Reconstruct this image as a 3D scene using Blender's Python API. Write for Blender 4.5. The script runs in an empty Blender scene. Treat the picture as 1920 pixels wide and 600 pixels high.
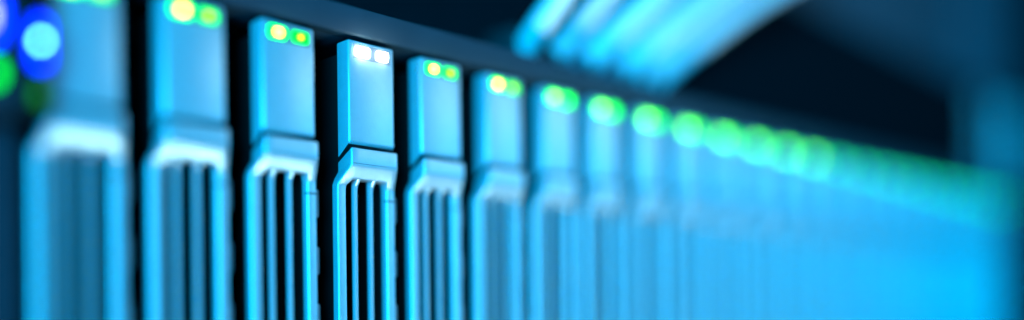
import bpy, bmesh, math, random
from mathutils import Vector
random.seed(7)
scene = bpy.context.scene
C = scene.collection
MM = 0.001

# ------------------------------------------------------------------ camera
F_PX = 1749.0                      # focal length in pixels of the 1920 px wide picture
cam_d = bpy.data.cameras.new('camera')
cam = bpy.data.objects.new('camera', cam_d); C.objects.link(cam)
cam_d.sensor_width = 36.0
cam_d.lens = F_PX / 1920 * 36
cam_d.shift_y = 297 / 1920
cam_d.clip_start = 0.005; cam_d.clip_end = 20
cam.location = (0, 0, 0)
cam.rotation_euler = (math.radians(90), math.radians(0.65), math.radians(-45))   # a trace of roll
cam_d.dof.use_dof = True
cam_d.dof.focus_distance = 0.1542
cam_d.dof.aperture_fstop = cam_d.lens * MM / 0.0183
scene.camera = cam

# ------------------------------------------------------------------ light
w = bpy.data.worlds.new('World'); scene.world = w; w.use_nodes = True
w.node_tree.nodes['Background'].inputs['Color'].default_value = (0.0, 0.35, 0.75, 1)
w.node_tree.nodes['Background'].inputs['Strength'].default_value = 0.012

def area(name, loc, target, size, size_y, power, col):
    d = bpy.data.lights.new(name, 'AREA'); d.shape = 'RECTANGLE'
    d.size = size; d.size_y = size_y; d.energy = power; d.color = col
    o = bpy.data.objects.new(name, d); C.objects.link(o)
    o.location = loc
    o.rotation_euler = (Vector(target) - Vector(loc)).to_track_quat('-Z', 'Y').to_euler()
    return o
# added unseen lights: deep blue from the camera's left, paler cyan low in front
area('blue_side_fill', (-1.20, -0.95, 0.12), (0.20, 0.13, 0.02), 0.70, 0.60, 95.0, (0.0, 0.48, 0.98))  # added fill that brightens the carrier sides
area('blue_far_fill', (0.66, -0.28, 0.10), (0.25, 0.13, 0.03), 0.40, 0.20, 0.85, (0.0, 0.47, 1.0))  # added fill, off-frame, for the far end of the row
c = area('cyan_bevel_fill', (0.190, 0.03, -0.20), (0.165, 0.13, 0.045), 0.18, 0.03, 0.090, (0.64, 0.95, 1.0))  # added from below to brighten the lever bevels
c.data.spread = math.radians(55)
d = area('pale_sheen_fill', (0.50, -0.20, 0.20), (0.16, 0.13, 0.035), 0.36, 0.12, 0.021, (0.68, 0.95, 1.0))  # added off-frame light, placed for a pale sheen on the face plates
d.data.spread = math.radians(44)

scene.view_settings.view_transform = 'Standard'
scene.view_settings.look = 'None'
scene.view_settings.exposure = 0.0
scene.view_settings.gamma = 1.0
scene.cycles.use_denoising = True
scene.cycles.max_bounces = 5

# ------------------------------------------------------------------ materials
def principled(name, col, rough=0.5, metal=0.0, noise=0.0, nscale=900.0, bump=0.0, spec=0.5):
    m = bpy.data.materials.new(name); m.use_nodes = True
    nt = m.node_tree; b = nt.nodes['Principled BSDF']
    b.inputs['Base Color'].default_value = (*col, 1)
    b.inputs['Roughness'].default_value = rough
    b.inputs['Metallic'].default_value = metal
    b.inputs['Specular IOR Level'].default_value = spec
    if noise or bump:
        tc = nt.nodes.new('ShaderNodeTexCoord')
        n = nt.nodes.new('ShaderNodeTexNoise')
        n.inputs['Scale'].default_value = nscale; n.inputs['Detail'].default_value = 5
        nt.links.new(tc.outputs['Object'], n.inputs['Vector'])
        if noise:
            r = nt.nodes.new('ShaderNodeMapRange')
            r.inputs['To Min'].default_value = 1 - noise; r.inputs['To Max'].default_value = 1 + noise
            nt.links.new(n.outputs['Fac'], r.inputs['Value'])
            mx = nt.nodes.new('ShaderNodeVectorMath'); mx.operation = 'SCALE'
            mx.inputs[0].default_value = col
            nt.links.new(r.outputs['Result'], mx.inputs['Scale'])
            nt.links.new(mx.outputs['Vector'], b.inputs['Base Color'])
        if bump:
            n2 = nt.nodes.new('ShaderNodeTexNoise')
            n2.inputs['Scale'].default_value = nscale * 4; n2.inputs['Detail'].default_value = 3
            nt.links.new(tc.outputs['Object'], n2.inputs['Vector'])
            bp = nt.nodes.new('ShaderNodeBump')
            bp.inputs['Strength'].default_value = bump; bp.inputs['Distance'].default_value = 0.00006
            nt.links.new(n2.outputs['Fac'], bp.inputs['Height'])
            nt.links.new(bp.outputs['Normal'], b.inputs['Normal'])
    return m

def glow(name, col, strength):
    m = bpy.data.materials.new(name); m.use_nodes = True
    nt = m.node_tree; nt.nodes.clear()
    o = nt.nodes.new('ShaderNodeOutputMaterial'); e = nt.nodes.new('ShaderNodeEmission')
    e.inputs['Color'].default_value = (*col, 1); e.inputs['Strength'].default_value = strength
    nt.links.new(e.outputs[0], o.inputs['Surface'])
    return m

M = dict(
    silver=principled('silver_plastic', (0.50, 0.60, 0.64), 0.34, 0.48, 0.08, 700, 0.4),
    rib=principled('silver_rib', (0.50, 0.60, 0.64), 0.33, 0.45, 0.06, 700, 0.2),
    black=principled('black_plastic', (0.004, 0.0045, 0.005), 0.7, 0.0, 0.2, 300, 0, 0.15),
    bay=principled('black_steel', (0.006, 0.008, 0.010), 0.6, 0.0, 0.3, 200, 0, 0.2),
    window=principled('smoked_window', (0.16, 0.18, 0.20), 0.3),
    spring=principled('dull_spring_steel', (0.16, 0.18, 0.20), 0.45, 0.4, 0.1, 500),
    chassis=principled('dark_painted_steel', (0.018, 0.033, 0.045), 0.6, 0.0, 0.2, 150, 0.2, 0.15),
    lip=principled('painted_lip', (0.014, 0.034, 0.048), 0.6, 0.0, 0.2, 150, 0.2, 0.15),
    switch=principled('black_switch_paint', (0.006, 0.007, 0.009), 0.9, 0.0, 0.2, 120, 0, 0.0),
    unit=principled('blue_grey_unit_paint', (0.034, 0.045, 0.06), 0.6, 0.0, 0.25, 60, 0, 0.3),
    cable=principled('pale_cable_jacket', (0.72, 0.76, 0.78), 0.38, 0.0, 0.05, 200),
    cable_grey=principled('grey_cable_jacket', (0.26, 0.34, 0.40), 0.4, 0.0, 0.05, 200),
    boot=principled('cable_boot_rubber', (0.02, 0.022, 0.025), 0.5),
    post=principled('rack_post_paint', (0.62, 0.64, 0.66), 0.5, 0.0, 0.15, 60),
    dim=principled('dark_cable_jacket', (0.10, 0.12, 0.15), 0.5, 0.0, 0.1, 60),
    led_g=glow('green_led_lens', (0.0, 1.0, 0.03), 5.5),
    led_g2=glow('green_led_lens_dim', (0.0, 1.0, 0.03), 3.0),
    core_y=glow('yellow_led_core', (1.0, 0.72, 0.08), 11.0),
    core_y2=glow('yellow_led_core_dim', (1.0, 0.75, 0.02), 3.0),
    led_d=glow('dim_green_led', (0.0, 1.0, 0.16), 4.0),
    led_s=glow('strong_green_led', (0.0, 1.0, 0.03), 6.5),
    core_p=glow('pale_green_core', (0.25, 1.0, 0.10), 16.0),
    led_w=glow('white_led', (0.85, 1.0, 1.0), 60.0),
    led_w2=glow('white_led_warm', (0.95, 1.0, 0.98), 30.0),
    led_b=glow('blue_led_pipe', (0.0, 0.02, 1.0), 9.0),
    core_b=glow('cyan_led_core', (0.15, 0.85, 1.0), 24.0),
    core_v=glow('violet_led_core', (0.45, 0.5, 1.0), 9.0),
    led_gp=glow('green_panel_led', (0.0, 1.0, 0.02), 4.0),
    led_gd=glow('dim_green_panel_led', (0.02, 0.6, 0.05), 0.8),
)

# ------------------------------------------------------------------ mesh helpers (mm in, m out)
def add_box(bm, x0, x1, y0, y1, z0, z1):
    v = [bm.verts.new((x*MM, y*MM, z*MM)) for z in (z0, z1) for y in (y0, y1) for x in (x0, x1)]
    for f in ((0,2,3,1),(4,5,7,6),(0,1,5,4),(2,6,7,3),(0,4,6,2),(1,3,7,5)):
        bm.faces.new([v[i] for i in f])
    return v
def mesh_of(name, bm, mat, bevel=0.0, seg=2, smooth=True):
    bmesh.ops.recalc_face_normals(bm, faces=bm.faces[:])
    if bevel:
        ed = [e for e in bm.edges if len(e.link_faces) == 2 and e.calc_face_angle() > math.radians(20)]
        bmesh.ops.bevel(bm, geom=ed, offset=bevel*MM, segments=seg, profile=0.5, affect='EDGES', clamp_overlap=True)
    me = bpy.data.meshes.new(name); bm.to_mesh(me); bm.free()
    me.materials.append(mat)
    if smooth:
        for p in me.polygons: p.use_smooth = True
        me.set_sharp_from_angle(angle=math.radians(32))
    return me
def put(name, me, parent=None, loc=(0,0,0)):
    o = bpy.data.objects.new(name, me); C.objects.link(o)
    o.location = [c*MM for c in loc]
    if parent: o.parent = parent
    return o
def box_mesh(name, mat, b, bevel=0.0, seg=2):
    bm = bmesh.new(); add_box(bm, *b); return mesh_of(name, bm, mat, bevel, seg)
def tag(o, label, cat, group=None, kind=None):
    o['label'] = label; o['category'] = cat
    if group: o['group'] = group
    if kind: o['kind'] = kind
def empty(name, loc):
    o = bpy.data.objects.new(name, None); C.objects.link(o); o.location = [c*MM for c in loc]
    o.empty_display_size = 0.01
    return o
def pill(cx, cz, w, h, y0, y1, r, mat, name, dome=0.0):
    """rounded-rectangle lens in the XZ plane with a slightly domed front"""
    bm = bmesh.new(); rings = []
    def ring(y, inset):
        pts = []
        for qx, qz, a0 in ((1,1,0),(-1,1,90),(-1,-1,180),(1,-1,270)):
            for i in range(5):
                a = math.radians(a0 + i*22.5); rr = max(r-inset, 0.05)
                pts.append(bm.verts.new(((cx+qx*(w/2-r)+rr*math.cos(a))*MM, y*MM, (cz+qz*(h/2-r)+rr*math.sin(a))*MM)))
        return pts
    R = [ring(y1, 0), ring(y0, 0), ring(y0-dome, min(r*0.6, 0.25))]
    for a, b in zip(R, R[1:]):
        n = len(a)
        for i in range(n): bm.faces.new((a[i], a[(i+1)%n], b[(i+1)%n], b[i]))
    bm.faces.new(R[-1]); bm.faces.new(R[0][::-1])
    return mesh_of(name, bm, mat)

FRONT = 126.2      # depth of the drive fronts
X0, PITCH, N = 42.6, 15.5, 24
BASE = -26.0

# ------------------------------------------------------------------ server chassis
XR = X0 + PITCH*(N-1) + 13.5
ch = empty('server_chassis', (X0-12, FRONT+8, BASE-2))
tag(ch, 'dark steel server chassis holding the long row of drive carriers', 'server')
def cpart(name, b, mat, bevel=0.3):
    return put(name, box_mesh(name, mat, b, bevel), ch, (-(X0-12), -(FRONT+8), -(BASE-2)))
cpart('base_plate', (X0-4, XR+6, FRONT+1, FRONT+110, BASE-2, BASE), M['chassis'])
cpart('top_cover', (X0-22, XR+6, FRONT+2.5, FRONT+110, 47.0, 49.0), M['chassis'])
bm = bmesh.new()
v = add_box(bm, X0-22, XR+6, FRONT-0.1, FRONT+2.5, 46.8, 50.6)
for i in (4, 5): v[i].co.y = (FRONT-2.4)*MM
put('front_lip', mesh_of('front_lip', bm, M['lip'], 0.4), ch, (-(X0-12), -(FRONT+8), -(BASE-2)))
cpart('back_panel', (X0-4, XR+6, FRONT+90, FRONT+92, BASE, 47.0), M['bay'])
cpart('side_wall', (XR+4, XR+6, FRONT+2.5, FRONT+110, BASE, 47.0), M['chassis'])
# dividers between the bays
bm = bmesh.new()
add_box(bm, -0.4, 0.4, 7.5, 89, 0, 72.9)
for i in range(8):
    add_box(bm, -0.75, 0.75, 6.6, 7.5, 3+i*9, 7.5+i*9)
dv = mesh_of('bay_divider', bm, M['bay'])
for k in range(N):
    put('bay_divider', dv, ch, (X0+PITCH*k+12.4-(X0-12), -8, 2))
# right mounting ear
cpart('mounting_ear', (XR+6, XR+26, FRONT+2, FRONT+5, BASE, 50.4), M['chassis'], 0.4)

# ------------------------------------------------------------------ drive carriers
PROFILE = [  # z, left, slot left, slot right, right, front y
    (28.3, 0.0, 1.6, 8.4, 9.5, -0.6),
    (25.3, 0.0, 1.6, 8.4, 9.5, -0.6),
    (23.4, -0.76, 1.6, 8.5, 10.13, 0.857),
    (22.3, -1.2, 0.62, 8.8, 10.5, 1.7),
    (21.3, -1.2, 0.5, 8.8, 10.5, 1.7),
    (-23.0, -1.2, 0.5, 8.8, 10.5, 1.7),
    (-25.9, -1.2, 0.5, 8.8, 10.5, 1.7)]
BACK = 3.4
def lever_mesh():
    bm = bmesh.new(); F = []; B = []
    for i, (z, a, b, c, d, y) in enumerate(PROFILE):
        F.append([bm.verts.new((x*MM, y*MM, (z-BASE)*MM)) for x in (a, b, c, d)])
        zb = {0: 26.2, 1: 24.6}.get(i, z)
        B.append([bm.verts.new((x*MM, BACK*MM, (zb-BASE)*MM)) for x in (a, b, c, d)])
    n = len(PROFILE)
    def q(*v): bm.faces.new(v)
    solid = lambda i, c: c != 1 or i in (0, 1, n-2)
    for i in range(n-1):
        for c in range(3):
            if solid(i, c):
                q(F[i][c], F[i][c+1], F[i+1][c+1], F[i+1][c]); q(B[i][c], B[i+1][c], B[i+1][c+1], B[i][c+1])
        q(F[i][0], F[i+1][0], B[i+1][0], B[i][0]); q(F[i][3], B[i][3], B[i+1][3], F[i+1][3])
        if not solid(i, 1):
            q(F[i][1], B[i][1], B[i+1][1], F[i+1][1]); q(F[i][2], F[i+1][2], B[i+1][2], B[i][2])
    for c in range(3):
        q(F[0][c], B[0][c], B[0][c+1], F[0][c+1]); q(F[-1][c], F[-1][c+1], B[-1][c+1], B[-1][c])
    q(F[2][1], F[2][2], B[2][2], B[2][1]); q(F[n-2][1], B[n-2][1], B[n-2][2], F[n-2][2])
    return mesh_of('release_lever', bm, M['silver'], 0.28, 3)
def rib_mesh(x0, x1):
    bm = bmesh.new(); R = []
    for z, y in ((23.9, 0.85), (23.2, 1.38), (22.35, 2.08), (21.5, 2.25), (-23.2, 2.25)):
        R.append([bm.verts.new((x*MM, yy*MM, (z-BASE)*MM)) for x, yy in ((x0, y), (x1, y), (x1, 3.15), (x0, 3.15))])
    for a, b in zip(R, R[1:]):
        for i in range(4): bm.faces.new((a[i], a[(i+1)%4], b[(i+1)%4], b[i]))
    bm.faces.new(R[0]); bm.faces.new(R[-1][::-1])
    return mesh_of('rib', bm, M['rib'], 0.16, 2)
def plate_mesh():
    bm = bmesh.new()
    v = add_box(bm, 0, 9.3, 0, BACK, 29.1-BASE, 46.0-BASE)
    for i in (2, 3): v[i].co.z = (26.8-BASE)*MM
    return mesh_of('face_plate', bm, M['silver'], 0.34, 3)
def gap_shade_mesh():  # black filler standing in for the shadow between plate and lever
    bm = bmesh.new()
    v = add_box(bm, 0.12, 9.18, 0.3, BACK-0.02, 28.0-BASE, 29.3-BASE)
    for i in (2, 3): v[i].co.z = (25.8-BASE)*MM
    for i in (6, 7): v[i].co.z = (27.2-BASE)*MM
    return mesh_of('gap_shade', bm, M['black'])
def body_mesh():
    bm = bmesh.new()
    add_box(bm, 0.4, 8.9, 15, 86, 0.0, 70)
    add_box(bm, 0.0, 0.5, BACK, 15, 0.0, 70); add_box(bm, 8.8, 9.3, BACK, 15, 0.0, 70)
    add_box(bm, 0.5, 8.8, BACK, 15, 50.6, 70)
    return mesh_of('sled_body', bm, M['black'])
P = {
    'face_plate': plate_mesh(), 'release_lever': lever_mesh(), 'sled_body': body_mesh(),
    'gap_shade': gap_shade_mesh(),
    'rib_a': rib_mesh(2.45, 3.17), 'rib_b': rib_mesh(5.6, 6.35),
    'spring': box_mesh('spring_finger', M['spring'], (10.4, 11.05, 1.95, 2.9, -2.2, 2.2), 0.15),
    'seam': box_mesh('lever_seam', M['black'], (8.75, 10.56, 1.66, 2.4, 46.2, 46.42)),
    'crease': box_mesh('lever_crease', M['black'], (0.3, 9.2, -0.612, -0.4, 51.64, 51.71)),
    'win': box_mesh('light_window', M['window'], (1.0, 8.5, -0.03, 0.4, 69.05, 71.45), 0.02, 1),
}
LZ = 44.25-BASE
LENS_A = pill(2.75, LZ, 3.2, 1.95, -0.12, 0.3, 0.55, M['led_g'], 'indicator_light', 0.08)
LENS_B = pill(6.75, LZ, 3.0, 1.85, -0.12, 0.3, 0.55, M['led_g2'], 'indicator_light', 0.08)
CORE_A = pill(2.85, LZ, 1.5, 1.15, -0.24, 0.1, 0.5, M['core_y'], 'light_core')
CORE_B = pill(6.80, LZ, 0.9, 0.75, -0.24, 0.1, 0.35, M['core_y2'], 'light_core')
WA = pill(2.75, LZ, 2.7, 1.5, -0.35, 0.3, 0.3, M['led_w'], 'indicator_light', 0.08)
WB = pill(6.75, LZ, 2.2, 1.5, -0.35, 0.3, 0.3, M['led_w2'], 'indicator_light', 0.08)
LENS_AS = pill(2.75, LZ, 3.2, 1.95, -0.12, 0.3, 0.55, M['led_s'], 'indicator_light', 0.08)
LENS_BS = pill(6.75, LZ, 3.0, 1.85, -0.12, 0.3, 0.55, M['led_s'], 'indicator_light', 0.08)
LENS_AD = pill(2.75, LZ, 3.2, 1.95, -0.12, 0.3, 0.55, M['led_d'], 'indicator_light', 0.08)
LENS_BD = pill(6.75, LZ, 3.0, 1.85, -0.12, 0.3, 0.55, M['led_d'], 'indicator_light', 0.08)
CORE_AP = pill(2.85, LZ, 1.5, 1.15, -0.24, 0.1, 0.5, M['core_p'], 'light_core')
ORD = ['', 'first', 'second', 'third', 'fourth', 'fifth', 'sixth', 'seventh', 'eighth', 'ninth', 'tenth', 'eleventh',
       'twelfth', 'thirteenth', 'fourteenth', 'fifteenth', 'sixteenth', 'seventeenth', 'eighteenth', 'nineteenth', 'twentieth']
HOT = 3
for k in range(N):
    j = 0 if k == HOT else 1
    r = empty('drive_carrier', (X0+PITCH*k+j*random.uniform(-.12,.12), FRONT+j*random.uniform(-.18,.18), BASE))
    r.rotation_euler.y = j*math.radians(random.uniform(-.18,.18))
    if k == HOT:
        lab = 'silver drive carrier with two glaring white indicator lights'
    elif k < HOT:
        lab = ['silver drive carrier right beside the panel with blue lights',
               'second silver drive carrier from the panel with blue lights',
               'silver drive carrier next to the white-lit one, towards the blue lights'][k]
    elif k == N-1:
        lab = 'last silver drive carrier of the row, at the mounting ear by the rack post'
    else:
        lab = 'silver drive carrier with green lights, %s past the white-lit one towards the rack post' % ORD[k-HOT]
    tag(r, lab, 'drive carrier', 'drive carriers in the server row')
    put('sled_body', P['sled_body'], r)
    pl = put('face_plate', P['face_plate'], r)
    put('light_window', P['win'], pl); put('gap_shade', P['gap_shade'], r)
    lv = put('release_lever', P['release_lever'], r)
    put('rib', P['rib_a'], lv); put('rib', P['rib_b'], lv); put('lever_seam', P['seam'], lv); put('lever_crease', P['crease'], lv)
    for i in range(5): put('spring_finger', P['spring'], r, (0, 0, 8+i*9.2))
    if k == HOT:
        put('indicator_light', WA, r); put('indicator_light', WB, r)
    else:
        far = k > 13
        a = put('indicator_light', LENS_AD if far else LENS_AS if k > 5 else LENS_A, r)
        b = put('indicator_light', LENS_BD if far else LENS_BS if k > 5 else LENS_B, r)
        if k < 6: put('light_core', CORE_A, a); put('light_core', CORE_B, b)
        elif not far: put('light_core', CORE_AP, a)

# ------------------------------------------------------------------ control panel with blue lights
cp = empty('control_panel', (30, FRONT, BASE))
tag(cp, 'black control panel with blue and green status lights beside the first carrier', 'control panel')
def ppart(name, me, parent=cp): return put(name, me, parent, (-30, -FRONT, -BASE) if parent is cp else (0,0,0))
bm = bmesh.new()
add_box(bm, 20, 38.4, 123.5, 140, 25.5, 46.5)
add_box(bm, 20, 40.1, 129.5, 140, BASE, 25.4)
ppart('housing', mesh_of('housing', bm, M['chassis'], 0.5))
ppart('light_bar', box_mesh('light_bar', M['black'], (38.4, 41.6, 123.6, 130, 26.0, 46.4), 0.3))
pb = ppart('blue_light', pill(40.9, 35.0, 1.8, 6.0, 123.3, 123.7, 0.8, M['led_b'], 'blue_light'))
put('light_core', pill(40.95, 35.2, 0.7, 0.9, 123.15, 123.5, 0.3, M['core_b'], 'light_core'), pb)
pb2 = ppart('blue_light', pill(35.6, 37.0, 2.0, 5.6, 123.2, 123.6, 0.9, M['led_b'], 'blue_light'))
put('light_core', pill(34.6, 37.0, 0.8, 2.0, 123.05, 123.4, 0.35, M['core_v'], 'light_core'), pb2)
ppart('green_light', pill(35.5, 30.2, 1.5, 2.2, 123.2, 123.6, 0.75, M['led_gp'], 'green_light'))
ppart('green_light', pill(40.7, 28.6, 1.0, 2.4, 123.3, 123.7, 0.45, M['led_gd'], 'green_light'))

# ------------------------------------------------------------------ rack post
PX0, PX1, PY = 428, 492, 146
rp = empty('rack_post', (PX0, PY, -120))
tag(rp, 'tall blue-lit steel rack post at the far end of the row', 'rack post')
bm = bmesh.new()
add_box(bm, 0, 22, 0, 2.5, 0, 420); add_box(bm, 32, 64, 0, 2.5, 0, 420)
for i in range(27): add_box(bm, 22, 32, 0.05, 2.45, i*16-4, i*16+3)
put('front_flange', mesh_of('front_flange', bm, M['post']), rp)
put('side_web', box_mesh('side_web', M['post'], (61.5, 64, 2.5, 60, 0, 420)), rp)
put('cabinet_panel', box_mesh('cabinet_panel', M['switch'], (66, 200, 10, 12, 0, 420)), rp)
for z in (100, 150):
    put('mounting_bolt', pill(12, z, 6, 6, -3, 0, 3, M['chassis'], 'mounting_bolt', 0.4), rp)
cpart('ear_bracket', (XR+26, PX0+24, FRONT+5, PY, 20, 50.4), M['chassis'])

# ------------------------------------------------------------------ switch above with patch cables
SY = 142
sw = empty('network_switch', (100, SY, 54))
tag(sw, 'black network switch above the server with pale cables plugged in', 'network switch')
put('case', box_mesh('case', M['switch'], (-70, 328, 0, 160, 0, 43.5), 0.6), sw)
put('mounting_bracket', box_mesh('mounting_bracket', M['switch'], (328, 335, -6.5, -4.05, 0, 44), 0.2), sw)

up = empty('rack_unit', (100, 145, 98))
tag(up, 'dim blue-grey rack unit mounted high above the network switch', 'rack unit')
put('case', box_mesh('case', M['unit'], (20, 312, 0, 160, 0, 88), 1), up)
put('mounting_bracket', box_mesh('mounting_bracket', M['unit'], (312, 388, -2, 0.9, 0.5, 87.5), 0.3), up)

def from_px(px, py, Y):
    u = (px-960)/F_PX
    X = Y*(1+u)/(1-u); zc = (X+Y)*math.sqrt(.5)
    return Vector((X, Y, (600-py)*zc/F_PX))
def tube(name, pts, rad, mat, n=14, steps=14):
    P4 = [pts[0]*2-pts[1]] + pts + [pts[-1]*2-pts[-2]]
    path = []
    for i in range(1, len(P4)-2):
        a, b, c, d = P4[i-1:i+3]
        for s in range(steps):
            t = s/steps
            path.append(0.5*((2*b)+(c-a)*t+(2*a-5*b+4*c-d)*t*t+(3*b-a-3*c+d)*t**3))
    path.append(pts[-1])
    bm = bmesh.new(); rings = []
    up = Vector((0, 0, 1))
    for i, p in enumerate(path):
        t = (path[min(i+1, len(path)-1)]-path[max(i-1, 0)]).normalized()
        s = t.cross(up).normalized(); v = s.cross(t)
        rings.append([bm.verts.new((p + (s*math.cos(a)+v*math.sin(a))*rad)*MM) for a in [2*math.pi*j/n for j in range(n)]])
    for a, b in zip(rings, rings[1:]):
        for i in range(n): bm.faces.new((a[i], a[(i+1)%n], b[(i+1)%n], b[i]))
    bm.faces.new(rings[0]); bm.faces.new(rings[-1][::-1])
    return mesh_of(name, bm, mat)
sx = [992, 1044, 1072, 1106, 1138, 1170, 1202, 1232]; ex = [1062, 1142, 1192, 1246, 1300, 1352, 1402, 1448]
sr = [2.5, 2.9, 2.5, 3.1, 2.6, 3.0, 2.6, 2.9]; sd = [0, 3, 8, 2, 7, 1, 6, 3]
cables = []
for a, b, rr, dd in zip(sx, ex, sr, sd):
    y = 92 + (a-992)*0.25
    cables.append(((a, y), (a+(b-a)*0.42, y*0.5+1), (b, -10), (b+(b-a)*0.95, -120), rr, dd))
CL = ['pale patch cable standing apart from the other cables at the white-lit carrier end'] + \
     ['pale patch cable, %s after the one standing apart, towards the rack post' % ORD[i] for i in range(1, 7)] + \
     ['outermost pale patch cable on the rack post side of the bundle']
for i, (pp, l) in enumerate(zip(cables, CL)):
    pts = [from_px(*pp[0], SY-8), from_px(*pp[1], SY-14+pp[5]), from_px(*pp[2], SY-20+pp[5]), from_px(*pp[3], SY-30+pp[5])]
    r = empty('patch_cable', (pts[0].x, SY, pts[0].z))
    tag(r, l, 'cable', 'patch cables plugged into the switch')
    off = (-pts[0].x, -SY, -pts[0].z)
    put('jacket', tube('jacket', pts, pp[4], M['cable' if i not in (2, 4) else 'cable_grey']), r, off)
    put('plug', box_mesh('plug', M['boot'], (-4, 4, -8.5, 0.4, -3.8, 3.8), 0.8), r)
